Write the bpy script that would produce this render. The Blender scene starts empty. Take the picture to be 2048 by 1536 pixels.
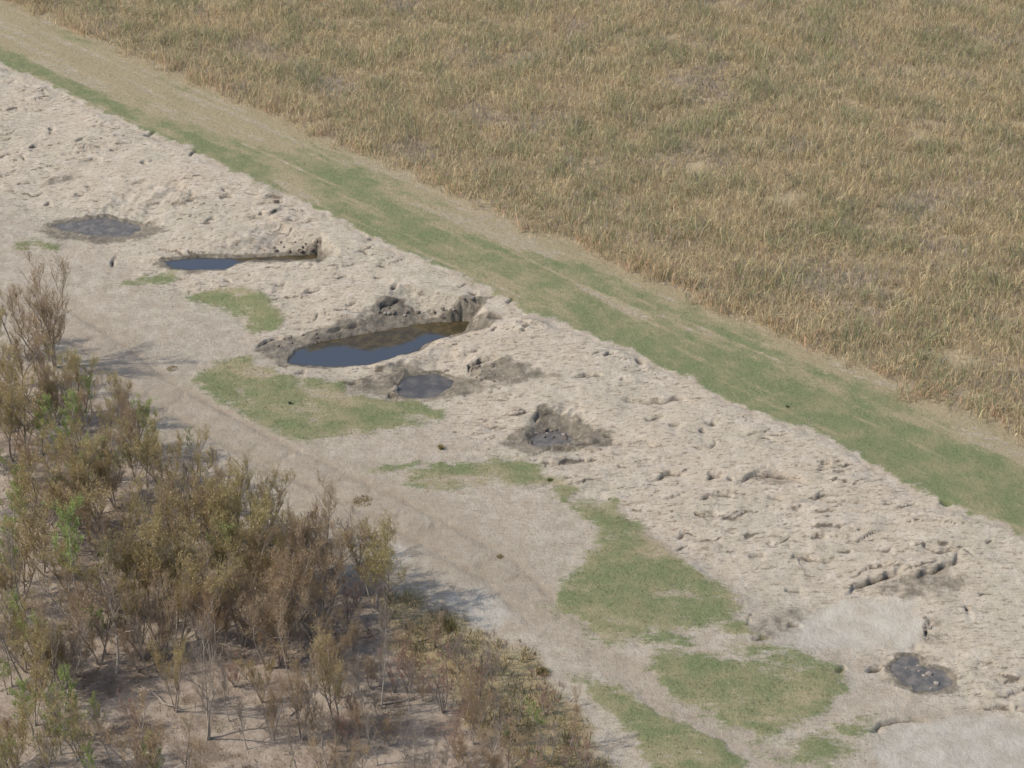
import bpy, math
import numpy as np
from mathutils import Vector

R = math.radians
scene = bpy.context.scene
COL = scene.collection
rng = np.random.default_rng(7)

# ------------------------------------------------------------------ camera
F, PITCH, CAMH = 4050.0, 32.0, 42.0          # focal length in photo pixels, tilt below level, height in metres
cd = bpy.data.cameras.new('camera')
cam = bpy.data.objects.new('camera', cd)
COL.objects.link(cam)
cam.location = (0, 0, CAMH)
cam.rotation_euler = (R(90 - PITCH), 0, 0)
cd.sensor_width = 36.0
cd.lens = 36.0 * F / 2048.0
cd.clip_start = 1.0
cd.clip_end = 3000.0
scene.camera = cam

# ------------------------------------------------------------------ sky, sun, exposure
SUN_EL, SUN_TO = 47.0, np.array([-0.985, -0.17])     # elevation and the compass direction towards the sun
world = bpy.data.worlds.new('World')
scene.world = world
world.use_nodes = True
wn = world.node_tree
wn.nodes.clear()
sky = wn.nodes.new('ShaderNodeTexSky')
sky.sky_type = 'NISHITA'
sky.sun_disc = False
sky.sun_elevation = R(SUN_EL)
sky.sun_rotation = math.atan2(SUN_TO[0], SUN_TO[1])
sky.dust_density = 2.0
bg = wn.nodes.new('ShaderNodeBackground')
bg.inputs['Strength'].default_value = 0.15
wo = wn.nodes.new('ShaderNodeOutputWorld')
wn.links.new(sky.outputs[0], bg.inputs[0])
wn.links.new(bg.outputs[0], wo.inputs[0])
sd = bpy.data.lights.new('sun', 'SUN')
sd.energy = 2.6
sd.angle = R(0.5)
sd.color = (1.0, 0.95, 0.87)
sun = bpy.data.objects.new('sun', sd)
COL.objects.link(sun)
ce = math.cos(R(SUN_EL))
sun.rotation_euler = Vector((-SUN_TO[0] * ce, -SUN_TO[1] * ce, -math.sin(R(SUN_EL)))).to_track_quat('-Z', 'Y').to_euler()
scene.view_settings.view_transform = 'Standard'
scene.view_settings.look = 'None'
scene.view_settings.gamma = 1.0
scene.view_settings.exposure = 0.55

# ------------------------------------------------------------------ numeric helpers
def _hash(ix, iy, seed):
    h = (ix.astype(np.uint32) * np.uint32(374761393) + iy.astype(np.uint32) * np.uint32(668265263)
         + np.uint32((seed * 2246822519) & 0xffffffff))
    h = (h ^ (h >> np.uint32(13))) * np.uint32(1274126177)
    h = h ^ (h >> np.uint32(16))
    return h

def noise(x, y, s, seed=0):
    """gradient noise, about -0.7..0.7, features s metres across"""
    x = x / s + 1000.0; y = y / s + 1000.0
    ix = np.floor(x); iy = np.floor(y)
    fx = x - ix; fy = y - iy
    ix = ix.astype(np.int64); iy = iy.astype(np.int64)
    u = fx * fx * fx * (fx * (fx * 6 - 15) + 10); v = fy * fy * fy * (fy * (fy * 6 - 15) + 10)
    def g(a, b, dx, dy):
        an = _hash(a, b, seed).astype(np.float64) * (2 * np.pi / 4294967296.0)
        return np.cos(an) * dx + np.sin(an) * dy
    n00 = g(ix, iy, fx, fy); n10 = g(ix + 1, iy, fx - 1, fy)
    n01 = g(ix, iy + 1, fx, fy - 1); n11 = g(ix + 1, iy + 1, fx - 1, fy - 1)
    return (n00 * (1 - u) + n10 * u) * (1 - v) + (n01 * (1 - u) + n11 * u) * v

def fbm(x, y, s, octs=4, seed=0, gain=0.5):
    o = 0.0; a = 1.0; t = 0.0
    for k in range(octs):
        o = o + a * noise(x, y, s / 2 ** k, seed + k * 17)
        t += a * a; a *= gain
    return o / math.sqrt(t) * 2.0

def sstep(a, b, x):
    t = np.clip((x - a) / (b - a), 0, 1)
    return t * t * (3 - 2 * t)

# ------------------------------------------------------------------ the lie of the land
CREST, FIELD = 1.2, 0.75
_p = R(PITCH)
def ray(px, py):
    dx = (px - 1024) / F; dy = -(py - 768) / F
    return np.array([dx, math.cos(_p) + dy * math.sin(_p), -math.sin(_p) + dy * math.cos(_p)])
def at_z(px, py, z):
    d = ray(px, py); return d * ((z - CAMH) / d[2]) + np.array([0, 0, CAMH])
_A = at_z(470, 345, CREST)[:2]; _B = at_z(1800, 960, CREST)[:2]
LD = (_B - _A) / np.hypot(*(_B - _A))                  # along the levee
LN = np.array([-LD[1], LD[0]])                         # across it, towards the field
def across(x, y): return (x - _A[0]) * LN[0] + (y - _A[1]) * LN[1]
def along(x, y): return (x - _A[0]) * LD[0] + (y - _A[1]) * LD[1]
def macro(v):
    t = np.clip((v + 7.2) / 7.2, 0, 1)
    up = CREST * (0.75 * t + 0.25 * t * t * (3 - 2 * t))
    return np.where(v < 0, up, CREST - (CREST - FIELD) * sstep(4.6, 9.0, v))
def ground_at(px, py, off=0.0):
    z = 0.5
    for _ in range(40):
        p = at_z(px, py, z)
        z = 0.5 * z + 0.5 * float(macro(across(p[0], p[1])) + off)
    return at_z(px, py, z)
def poly_xy(pts, z=None):
    return np.array([(ground_at(*q) if z is None else at_z(q[0], q[1], z))[:2] for q in pts])

def signed_dist(X, Y, poly, reach=3.0):
    """distance to a closed outline, positive inside; beyond reach it is -reach"""
    out = np.full(X.shape, -reach)
    x0, y0 = poly.min(0) - reach; x1, y1 = poly.max(0) + reach
    m = (X > x0) & (X < x1) & (Y > y0) & (Y < y1)
    if not m.any(): return out
    x = X[m]; y = Y[m]
    d2 = np.full(x.shape, 1e9); ins = np.zeros(x.shape, bool)
    n = len(poly)
    for i in range(n):
        a = poly[i]; b = poly[(i + 1) % n]
        e = b - a; L2 = max(e @ e, 1e-9)
        t = np.clip(((x - a[0]) * e[0] + (y - a[1]) * e[1]) / L2, 0, 1)
        d2 = np.minimum(d2, (x - a[0] - t * e[0]) ** 2 + (y - a[1] - t * e[1]) ** 2)
        if a[1] != b[1]:
            c = (a[1] > y) != (b[1] > y)
            ins ^= c & (x < (b[0] - a[0]) * (y - a[1]) / (b[1] - a[1]) + a[0])
    d = np.sqrt(d2)
    out[m] = np.clip(np.where(ins, d, -d), -reach, 1e9)
    return out

# ------------------------------------------------------------------ outlines seen in the photograph
GRASS = {
    'a': [(365, 590), (420, 575), (490, 573), (545, 592), (572, 618), (577, 640), (545, 665), (505, 669), (485, 640), (425, 612), (380, 606)],
    'b': [(180, 577), (260, 560), (350, 543), (368, 560), (250, 578)],
    'c': [(380, 768), (428, 722), (500, 710), (540, 738), (600, 757), (690, 765), (700, 790), (830, 797), (885, 822), (892, 838), (830, 852), (700, 872), (640, 880), (560, 890), (500, 862), (430, 822)],
    'd': [(790, 957), (860, 927), (1000, 920), (1082, 928), (1105, 950), (1160, 972), (1140, 1000), (1228, 998), (1262, 1040), (1340, 1080), (1390, 1140), (1485, 1188), (1492, 1228), (1400, 1262), (1280, 1274), (1215, 1306), (1150, 1272), (1056, 1212), (1130, 1160), (1180, 1095), (1190, 1050), (1120, 1012), (1100, 975), (1000, 972), (900, 986), (820, 980)],
    'e': [(1278, 1340), (1310, 1308), (1400, 1305), (1480, 1322), (1600, 1298), (1672, 1325), (1698, 1385), (1650, 1432), (1560, 1475), (1450, 1466), (1380, 1436), (1320, 1395)],
    'h': [(1110, 1250), (1240, 1265), (1400, 1255), (1500, 1235), (1530, 1280), (1620, 1302), (1480, 1325), (1300, 1312), (1230, 1306)],
    'i': [(790, 950), (700, 985), (640, 960), (760, 930), (860, 925)],
    'j': [(1450, 1465), (1560, 1472), (1700, 1440), (1760, 1420), (1730, 1560), (1540, 1560)],
    'f': [(1145, 1350), (1200, 1362), (1300, 1402), (1400, 1452), (1470, 1490), (1520, 1560), (1300, 1560), (1255, 1470), (1190, 1412)],
    'g': [(20, 470), (82, 478), (122, 492), (128, 510), (82, 516), (20, 510)],
}
PONDS = [   # outline, drop of the water below the ground at its near lip, width and steepness of the bank, murky
    ([(105, 452), (150, 440), (215, 436), (270, 448), (285, 462), (255, 472), (200, 474), (135, 463)], 0.06, 1.1, 0.30, 2, (200, 474)),
    ([(325, 522), (400, 516), (490, 516), (560, 512), (634, 508), (636, 519), (580, 522), (500, 524), (470, 531), (450, 541), (385, 541), (345, 537)], 0.12, 0.9, 0.50, 0, (420, 541)),
    ([(572, 728), (590, 702), (640, 684), (720, 670), (800, 655), (870, 645), (935, 641), (968, 646), (960, 656), (900, 672), (860, 684), (835, 702), (790, 716), (730, 733), (650, 735)], 0.03, 1.0, 0.52, 0, (650, 735)),
    ([(795, 772), (820, 752), (870, 748), (908, 762), (900, 778), (880, 790), (862, 797), (825, 796), (800, 790)], 0.10, 0.6, 0.42, 1, (845, 797)),
    ([(1062, 880), (1085, 862), (1130, 866), (1150, 880), (1130, 890), (1090, 897), (1068, 894)], 0.16, 0.8, 0.55, 2, (1090, 897)),
    ([(1785, 1335), (1800, 1318), (1830, 1316), (1850, 1335), (1895, 1345), (1905, 1362), (1870, 1388), (1830, 1386), (1805, 1368)], 0.03, 0.5, 0.30, 2, (1850, 1388)),
]
WET = [   # dark damp clay: outline, strength
    ([(85, 462), (110, 440), (180, 425), (290, 432), (330, 455), (290, 478), (200, 490), (120, 480)], 0.75),
    ([(310, 530), (420, 505), (520, 498), (560, 480), (640, 478), (660, 500), (640, 525), (480, 520), (400, 545)], 0.85),
    ([(520, 690), (600, 668), (700, 640), (760, 615), (770, 592), (800, 588), (840, 605), (850, 625), (960, 622), (1010, 632), (960, 650), (850, 650), (720, 675), (600, 705), (570, 730), (520, 715)], 0.95),
    ([(690, 765), (760, 750), (800, 722), (860, 730), (930, 745), (1000, 770), (960, 780), (890, 795), (800, 800), (700, 785)], 0.6),
    ([(935, 720), (1010, 712), (1060, 735), (1120, 755), (1060, 770), (990, 770), (935, 745)], 0.55),
    ([(1010, 880), (1060, 850), (1080, 820), (1130, 825), (1180, 850), (1240, 885), (1160, 902), (1060, 908)], 0.8),
    ([(1480, 950), (1520, 940), (1600, 945), (1625, 965), (1540, 968)], 0.35),
    ([(1770, 1320), (1840, 1305), (1920, 1345), (1915, 1380), (1840, 1395), (1780, 1370)], 0.45),
    ([(1720, 1165), (1800, 1140), (1900, 1130), (1945, 1170), (1900, 1200), (1760, 1195)], 0.45),
    ([(85, 360), (160, 340), (180, 352), (120, 368), (85, 372)], 0.5),
    ([(330, 400), (360, 393), (395, 398), (370, 408), (335, 410)], 0.5),
    ([(1490, 1240), (1560, 1215), (1640, 1215), (1560, 1290), (1510, 1290)], 0.4),
    ([(1850, 1235), (1880, 1225), (1890, 1290), (1850, 1290)], 0.4),
]
SILT = [
    [(1590, 1245), (1640, 1212), (1760, 1197), (1825, 1202), (1848, 1250), (1838, 1292), (1700, 1297), (1620, 1302), (1550, 1318), (1512, 1300), (1560, 1272)],
    [(1745, 1480), (1800, 1448), (1900, 1440), (2048, 1430), (2048, 1560), (1760, 1560)],
    [(890, 1185), (960, 1175), (1020, 1225), (980, 1260), (930, 1245)],
    [(740, 1090), (800, 1085), (830, 1120), (800, 1140), (750, 1120)],
]
TRACK = [(60, 600), (200, 690), (330, 790), (540, 905), (700, 980), (830, 1045), (1000, 1140), (1085, 1226), (1223, 1324), (1330, 1400), (1480, 1480), (1600, 1556)]
TRACK_W = [1.6, 1.8, 1.5, 1.6, 2.0, 2.2, 1.8, .85, .62, .55, .6, .7]
WOODS = [(-300, 700), (82, 735), (200, 800), (330, 872), (440, 960), (620, 1060), (740, 1110), (830, 1220), (900, 1290), (1020, 1400), (1120, 1500), (1180, 1600), (1180, 2200), (-300, 2200)]
RANK = [(740, 1170), (830, 1185), (900, 1235), (970, 1265), (1075, 1330), (1130, 1400), (1200, 1490), (1240, 1560), (1050, 1560), (940, 1450), (880, 1370), (790, 1310)]
SCARPS = [   # crest line of a broken edge, drop in metres
    ([(1240, 791), (1270, 794), (1310, 797), (1335, 796), (1345, 790), (1370, 791), (1385, 800)], .22),
    ([(1066, 850), (1074, 822), (1100, 819), (1128, 824)], .30), ([(1050, 868), (1075, 858), (1110, 862)], .15),
    ([(1105, 897), (1140, 888), (1180, 882), (1200, 880), (1255, 884)], .16),
    ([(1470, 962), (1500, 944), (1540, 940), (1565, 942), (1590, 948), (1620, 962)], .32),
    ([(1420, 942), (1450, 948)], .15), ([(1415, 990), (1430, 982), (1470, 987)], .15), ([(1535, 987), (1565, 990)], .12),
    ([(1600, 1000), (1640, 985), (1700, 985)], .15),
    ([(1690, 1182), (1712, 1165), (1740, 1152), (1765, 1145), (1810, 1128)], .28), ([(1830, 1155), (1850, 1135), (1880, 1128), (1905, 1118), (1917, 1102)], .26),
    ([(1848, 1082), (1865, 1094), (1890, 1095), (1920, 1088)], .2),
    ([(1738, 1464), (1760, 1446), (1800, 1436), (1860, 1434)], .16), ([(1578, 1118), (1580, 1106), (1640, 1112), (1680, 1118)], .2),
    ([(1500, 1108), (1530, 1105)], .15), ([(1620, 1075), (1648, 1064)], .15), ([(1390, 1033), (1392, 1022), (1440, 1024)], .2),
    ([(1408, 842), (1425, 838), (1440, 843)], .25), ([(1335, 848), (1365, 846)], .16), ([(1288, 833), (1330, 826)], .14), ([(1395, 858), (1415, 855)], .16),
    ([(1205, 712), (1215, 700), (1235, 706)], .16), ([(1268, 718), (1288, 716)], .2), ([(1145, 750), (1185, 744)], .14), ([(1290, 958), (1345, 940), (1375, 944)], .14),
    ([(755, 622), (760, 605), (785, 590), (805, 585), (830, 600)], .45), ([(650, 662), (680, 648), (720, 637), (745, 632)], .40),
    ([(510, 695), (530, 680), (565, 672)], .18), ([(960, 632), (990, 628), (1012, 630)], .09), ([(1036, 645), (1062, 645)], .14),
    ([(934, 750), (934, 722), (960, 712), (1000, 712)], .32), ([(590, 744), (612, 742)], .12), ([(682, 764), (720, 762)], .12), ([(778, 788), (800, 790)], .16),
    ([(710, 500), (728, 498), (745, 504)], .16), ([(550, 565), (575, 563)], .16), ([(600, 585), (620, 578), (650, 575)], .14), ([(690, 607), (712, 602)], .14),
    ([(600, 500), (640, 478), (655, 484)], .30), ([(500, 500), (540, 492), (590, 496)], .18), ([(780, 570), (800, 568)], .15),
    ([(335, 405), (345, 397), (362, 393)], .22), ([(375, 400), (390, 397)], .16), ([(440, 390), (470, 386)], .16), ([(545, 400), (570, 398)], .14), ([(515, 432), (520, 426)], .16),
    ([(405, 440), (430, 432)], .16), ([(265, 363), (300, 357)], .14), ([(150, 384), (172, 382)], .2), ([(278, 325), (288, 318)], .2), ([(145, 284), (165, 276)], .18),
    ([(95, 256), (110, 253)], .18), ([(160, 318), (205, 312)], .16), ([(215, 535), (225, 515), (235, 510)], .08), ([(85, 408), (95, 402)], .18), ([(285, 270), (310, 262)], .15), ([(375, 308), (395, 301)], .12),
    ([(1640, 922), (1665, 925)], .15), ([(1570, 1180), (1605, 1170)], .12), ([(1880, 1000), (1905, 1003)], .2), ([(1400, 1000), (1420, 985)], .1),
    ([(1490, 1245), (1500, 1232), (1505, 1240)], .06), ([(1570, 1250), (1600, 1245)], .06), ([(1505, 1275), (1535, 1270)], .07), ([(1670, 1345), (1685, 1330)], .04), ([(1770, 1335), (1785, 1330)], .05),
    ([(1725, 1340), (1775, 1330)], .1), ([(1845, 1280), (1852, 1235)], .12), ([(1925, 1212), (1941, 1210)], .16),
    ([(735, 472), (750, 474)], .14), ([(935, 580), (960, 582)], .12), ([(1010, 600), (1030, 596)], .12), ([(1410, 955), (1440, 940)], .1),
]

# ------------------------------------------------------------------ ground grid
def axis(a, b, step, far):
    core = np.arange(a, b, step)
    k = np.arange(1, 46)
    ext = step * np.cumsum(1.235 ** k)
    ext = ext[ext < far]
    return np.concatenate([(a - ext)[::-1], core, core[-1] + ext])
gx = axis(-35.5, 35.5, 0.050, 900)
gy = axis(41.5, 115.0, 0.056, 900)
X, Y = np.meshgrid(gx, gy)
V = across(X, Y); U = along(X, Y)
wob = 0.24 * fbm(U, U * 0 + 3.1, 5.0, 5, 3) + .15 * fbm(U, V, .9, 4, 4)             # uneven margin of the mown crest
Vw = V + 0.10 * fbm(X, Y, 1.2, 3, 5)
Z = macro(V)
slope_zone = sstep(-9.5, -6.0, V) * (1 - sstep(-0.5, 0.0, V - wob))         # bare, broken face of the bank
slope_zone *= 1 - 0.85 * sstep(0.0, 0.5, np.maximum.reduce([signed_dist(X, Y, poly_xy(p), 1.0) for p in GRASS.values()]) + 0.1)
silt = np.zeros_like(X)
for pts in SILT:
    silt = np.maximum(silt, sstep(-0.25, 0.25, signed_dist(X, Y, poly_xy(pts), 1.0) + 0.18 * fbm(X, Y, 0.8, 4, 81)))
slope_zone *= 1 - .9 * silt
n1 = fbm(X, Y, 3.2, 4, 11); n2 = fbm(X * 0.8 + Y * 0.15, Y * 1.6 - X * 0.3, 1.0, 4, 23); n3 = noise(X, Y, 0.22, 31)
n4 = fbm(X * 0.7, Y * 1.2, 0.30, 2, 37)
Z = Z + slope_zone * (0.050 * n1 + 0.017 * n2 + 0.007 * n4) + (1 - slope_zone) * (0.02 * n1 + 0.008 * n2 + 0.004 * n4)
# thin sheets of clay have slipped and broken: ragged ledges crossing the bank, each edge facing downhill
crack_shade = np.zeros_like(X)                                 # dark broken edges, with the shade under overhangs painted in
calm = .18 + .82 * sstep(-.22, .25, noise(X, Y, 5.5, 401) + .35 * noise(X, Y, 2.2, 403))      # some stretches lie smooth
tone = np.zeros_like(X)                                  # each sheet has weathered a little differently
for sp, amp, wa, seed, bias, dark in ((2.1, .17, .62, 41, .10, 1.0), (1.2, .12, .36, 91, .10, 1.0), (.68, .075, .20, 141, .10, .95), (.40, .036, .11, 241, .10, .7), (.24, .014, .07, 341, .08, .35)):
    px_ = X * .995 + Y * .08; py_ = Y - X * .08
    ph = (py_ + wa * fbm(px_ * .8, py_, sp * 1.5, 3, seed) + .13 * wa * fbm(px_, py_, sp * .30, 2, seed + 5) + .20 * V) / sp
    k = np.floor(ph); f = ph - k
    w = .05 / sp
    on = sstep(-.04, .20, noise(px_ * .30, k * 3.7 + py_ * .25, sp * .42, seed + 9) + bias - .16 + .10 * n1) * slope_zone * calm
    Z = Z + on * amp * (sstep(0, w, f) * (1 - f) - .3) - on * .45 * amp * np.exp(-((f - 1.0 + .9 * w) / (1.1 * w)) ** 2)
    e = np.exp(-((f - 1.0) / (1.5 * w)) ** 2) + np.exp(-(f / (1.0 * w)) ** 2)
    crack_shade = np.maximum(crack_shade, dark * np.clip(e, 0, 1) * sstep(.1, .7, on) * (.35 + .65 * sstep(-.25, .2, noise(px_, py_, sp * .5, seed + 13))))
    tone = tone + .33 * (noise(px_ * .12, k * 7.3, 1.0, seed + 21)) * on

def scarp(line, drop, reach, groove=0.12):
    """the ground on the low side of the line falls away sharply and climbs back further down"""
    global Z, crack_shade
    line = np.asarray(line)
    m = ((X > line[:, 0].min() - reach) & (X < line[:, 0].max() + reach) & (Y > line[:, 1].min() - reach) & (Y < line[:, 1].max() + reach))
    if not m.any(): return
    jx = 0.16 * noise(X[m], Y[m], 0.5, 53); jy = 0.20 * noise(X[m], Y[m], 0.45, 59) + .04 * noise(X[m], Y[m], 0.22, 60)
    x = X[m] + jx; y = Y[m] + jy
    seg = np.hypot(*(line[1:] - line[:-1]).T); tot = seg.sum(); s0 = 0
    best = np.full(x.shape, 1e9); side = np.zeros(x.shape); par = np.zeros(x.shape)
    for i in range(len(line) - 1):
        a, b = line[i], line[i + 1]; e = b - a
        t = np.clip(((x - a[0]) * e[0] + (y - a[1]) * e[1]) / (e @ e), 0, 1)
        d = np.hypot(x - a[0] - t * e[0], y - a[1] - t * e[1])
        c = e[0] * (y - a[1]) - e[1] * (x - a[0])
        k = d < best
        best[k] = d[k]; side[k] = np.sign(c[k]); par[k] = (s0 + t[k] * seg[i]) / tot
        s0 += seg[i]
    low = np.where(side < 0, best, 0.0)
    env = np.clip(np.sin(np.pi * np.clip(par, 0, 1)), 0, 1) ** 0.7
    env = np.where((par <= 0.001) | (par >= 0.999), np.exp(-(best / 0.12) ** 2) * 0, env)
    on = (side < 0)
    f = np.where(on, sstep(0, .10, low) * np.exp(-low / (reach * 0.33)), 0.0) * env
    rag = np.clip(.92 + .4 * noise(x, y, .6, 67), .5, 1.2)
    f = f * (.6 + .4 * rag)
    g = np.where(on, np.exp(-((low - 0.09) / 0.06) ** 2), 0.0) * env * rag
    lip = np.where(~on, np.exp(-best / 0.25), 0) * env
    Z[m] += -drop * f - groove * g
    crack_shade[m] = np.maximum(crack_shade[m], np.maximum(g, 0.45 * f * (low < 0.25)))

for pts, drop in SCARPS:
    q = poly_xy(pts)
    if q[-1, 0] < q[0, 0]: q = q[::-1]
    scarp(q, drop * .75, 0.6 + 3.2 * drop, min(0.20, 0.11 + 0.4 * drop))
cnt = 0
while cnt < 90:                                         # the many smaller breaks scattered over the face
    u = rng.uniform(-22, 62); v = rng.uniform(-7.0, -0.35)
    p = _A + u * LD + v * LN
    if not (-34 < p[0] < 34 and 43 < p[1] < 112): continue
    j = np.argmin(np.abs(gx - p[0])); i = np.argmin(np.abs(gy - p[1]))
    if slope_zone[i, j] < 0.6 or noise(np.array([p[0]]), np.array([p[1]]), 5.0, 61)[0] < -0.25: continue
    cnt += 1
    L = rng.uniform(0.18, 0.75) * (1.8 if rng.random() < .12 else 1)
    an = rng.normal(0.10, 0.30)
    q = [p]
    for k in range(3):
        an += rng.normal(0, 0.28)
        q.append(q[-1] + L / 3 * np.array([math.cos(an), math.sin(an)]))
    dr = rng.uniform(0.015, 0.05)
    scarp(np.array(q), dr, 0.35 + 2.2 * dr, rng.uniform(0.03, 0.13))

wet = np.zeros_like(X)
rough_wet = fbm(X, Y, .45, 3, 63)
for pts, s in WET:
    d = signed_dist(X, Y, poly_xy(pts), 1.2)
    wet = np.maximum(wet, s * sstep(-0.40, 0.40, d + 0.22 * n2 + 0.05))
Z = Z + np.clip(wet - .3, 0, 1) * (.055 * rough_wet)
pond_info = []
inpond = np.zeros_like(X)
for pts, dz, bw, steep, murky, near in PONDS:
    pn = ground_at(*near); zw = float(macro(across(pn[0], pn[1]))) - dz
    poly = poly_xy(pts, zw)
    d = signed_dist(X, Y, poly, 3.0)
    d = d + (0.10 * noise(X, Y, 0.5, 71) + (.30 if murky == 2 else .08) * noise(X, Y, 1.1, 73) + (.16 if murky == 2 else .03) * noise(X, Y, .28, 75)) * (d > -1)
    dd = np.maximum(-d, 0); bank = zw + 0.03 + steep * dd * (1 + 0.15 * np.clip(n2, -1, 1)) + 0.03 * n3 + .05 * np.clip(n2, -1, 1) * (dd > .1)
    depth = 0.35 if murky == 0 else 0.06
    bank = bank + 1.3 * np.maximum(V + 1.7, 0)
    Zp = np.where(d > 0, zw - np.minimum(depth, 0.02 + d * 0.8), np.minimum(Z, bank))
    Zp = np.where((d <= 0) & (d > -0.30), np.maximum(Zp, zw + 0.02 + 0.10 * np.minimum(-d, 0.3)), Zp)
    act = d > -2.9
    Z = np.where(act, Zp, Z)
    wet = np.maximum(wet, 0.9 * sstep(-0.30, -0.02, d))
    inpond = np.maximum(inpond, sstep(-0.02, 0.02, d))
    pond_info.append((poly, zw, murky))

grass = np.zeros_like(X); 
edge_noise = 0.20 * fbm(X, Y, 0.8, 4, 81)
thin = fbm(X * 0.75 + Y * .1, Y * 1.3, 1.5, 4, 87)
for k, pts in GRASS.items():
    d = signed_dist(X, Y, poly_xy(pts), 1.5) + edge_noise
    g = sstep(-0.42, 0.50, d)
    g = g * np.clip(0.92 + 0.36 * thin, 0.3, 1.0)
    if k in 'bghij': g = g * np.clip(0.70 + 0.5 * thin, 0.10, 1)
    grass = np.maximum(grass, g)
sd_strip = np.minimum(V - wob, 40.0)
strip_d = V - wob
strip = sstep(-0.20, 0.35, strip_d + 0.7 * edge_noise) * (1 - sstep(5.4, 6.2, V + 0.5 * fbm(U, V, 2.5, 3, 91)))
# along the crest: green next to the broken edge, then straw-coloured wheel lines, then mixed
lanes = fbm(U * 0.07, V * 1.0, 0.62, 4, 97)
green_lane = np.clip(0.95 - 0.17 * np.maximum(strip_d - 0.6, 0) + 0.55 * fbm(U * 0.22, V, 1.5, 4, 101), 0, 1)
tan_far = sstep(8, -14, U) * sstep(0.9, 1.7, V) * (1 - sstep(3.4, 4.6, V))
near_green = sstep(14, 34, U)
green_lane = np.clip(green_lane - .10 + .22 * fbm(U * .5, V, .6, 3, 105) + 0.30 * near_green * (1 - sstep(3.3, 5.4, V)) - 0.75 * tan_far - 0.45 * sstep(.25, .7, lanes) - 0.12 * sstep(3.6, 4.8, V) - .25 * fbm(U * .18, V, 1.1, 4, 103) * sstep(1.5, 3, V), 0, 1)
dry = np.where(strip > 0.01, 1 - green_lane, 0.30 - 0.38 * thin + .30 * fbm(X * .5, Y * 1.3, 2.2, 4, 88))
dry = np.clip(dry, 0, 1)
grass = np.where(strip > 0.02, np.maximum(grass, strip * np.clip(0.97 - 0.35 * (dry > .75) * (lanes > .1), 0.3, 1)), grass)
fieldm = sstep(4.7, 5.6, V + 0.5 * fbm(U, V, 2.5, 3, 91))
tr = poly_xy(TRACK)
road = np.zeros_like(X); rut = np.zeros_like(X)
for i in range(len(tr) - 1):
    a, b = tr[i], tr[i + 1]; e = b - a
    t = np.clip(((X - a[0]) * e[0] + (Y - a[1]) * e[1]) / (e @ e), 0, 1)
    d = np.hypot(X - a[0] - t * e[0], Y - a[1] - t * e[1])
    w = TRACK_W[i] + (TRACK_W[i + 1] - TRACK_W[i]) * t
    road = np.maximum(road, (1 - sstep(0.45, 1.15, (d + 0.9 * edge_noise) / w)) * (.55 + .45 * np.exp(-((d - 0.72) / 0.2) ** 2)))
    rut = np.maximum(rut, np.exp(-((d - 0.72) / 0.17) ** 2))
grass = grass * (1 - 0.9 * road)
litter = sstep(-0.8, 1.3, signed_dist(X, Y, poly_xy(WOODS), 3.0) + 0.9 * fbm(X, Y, 2.2, 3, 111))
rank = sstep(-0.4, 0.5, signed_dist(X, Y, poly_xy(RANK), 1.5) + 0.5 * fbm(X, Y, 1.2, 3, 117))
Z = Z + 0.055 * grass * (1 - strip) * (1 - wet) - 0.03 * rut * road + 0.02 * grass * strip
Z = Z * (1 - silt * 0) - 0.0
edge_drop = np.exp(-((strip_d + 0.12) / 0.12) ** 2) * sstep(-0.2, 0.4, noise(X, Y, 1.6, 121) + .1)
Z = Z - 0.04 * edge_drop

def mesh_np(name, verts, faces, mat, attrs=None, smooth=False):
    """verts n x 3, faces list of arrays (m x k); attrs: name -> (n,) float or (n,3) colour per vertex"""
    me = bpy.data.meshes.new(name)
    verts = np.asarray(verts, np.float32)
    faces = [np.asarray(f, np.int32) for f in faces if len(f)]
    me.vertices.add(len(verts)); me.vertices.foreach_set('co', verts.ravel())
    nl = sum(f.size for f in faces); npoly = sum(len(f) for f in faces)
    me.loops.add(nl); me.loops.foreach_set('vertex_index', np.concatenate([f.ravel() for f in faces]))
    me.polygons.add(npoly)
    tot = np.concatenate([np.full(len(f), f.shape[1], np.int32) for f in faces])
    me.polygons.foreach_set('loop_start', np.concatenate([[0], np.cumsum(tot)[:-1]]).astype(np.int32))
    me.polygons.foreach_set('loop_total', tot)
    if smooth: me.polygons.foreach_set('use_smooth', np.ones(npoly, bool))
    for k, a in (attrs or {}).items():
        a = np.asarray(a, np.float32)
        if a.ndim == 1:
            me.attributes.new(k, 'FLOAT', 'POINT').data.foreach_set('value', a)
        else:
            c = np.ones((len(a), 4), np.float32); c[:, :3] = a
            me.attributes.new(k, 'FLOAT_COLOR', 'POINT').data.foreach_set('color', c.ravel())
    me.update(calc_edges=True)
    if mat: me.materials.append(mat)
    return me

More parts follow.
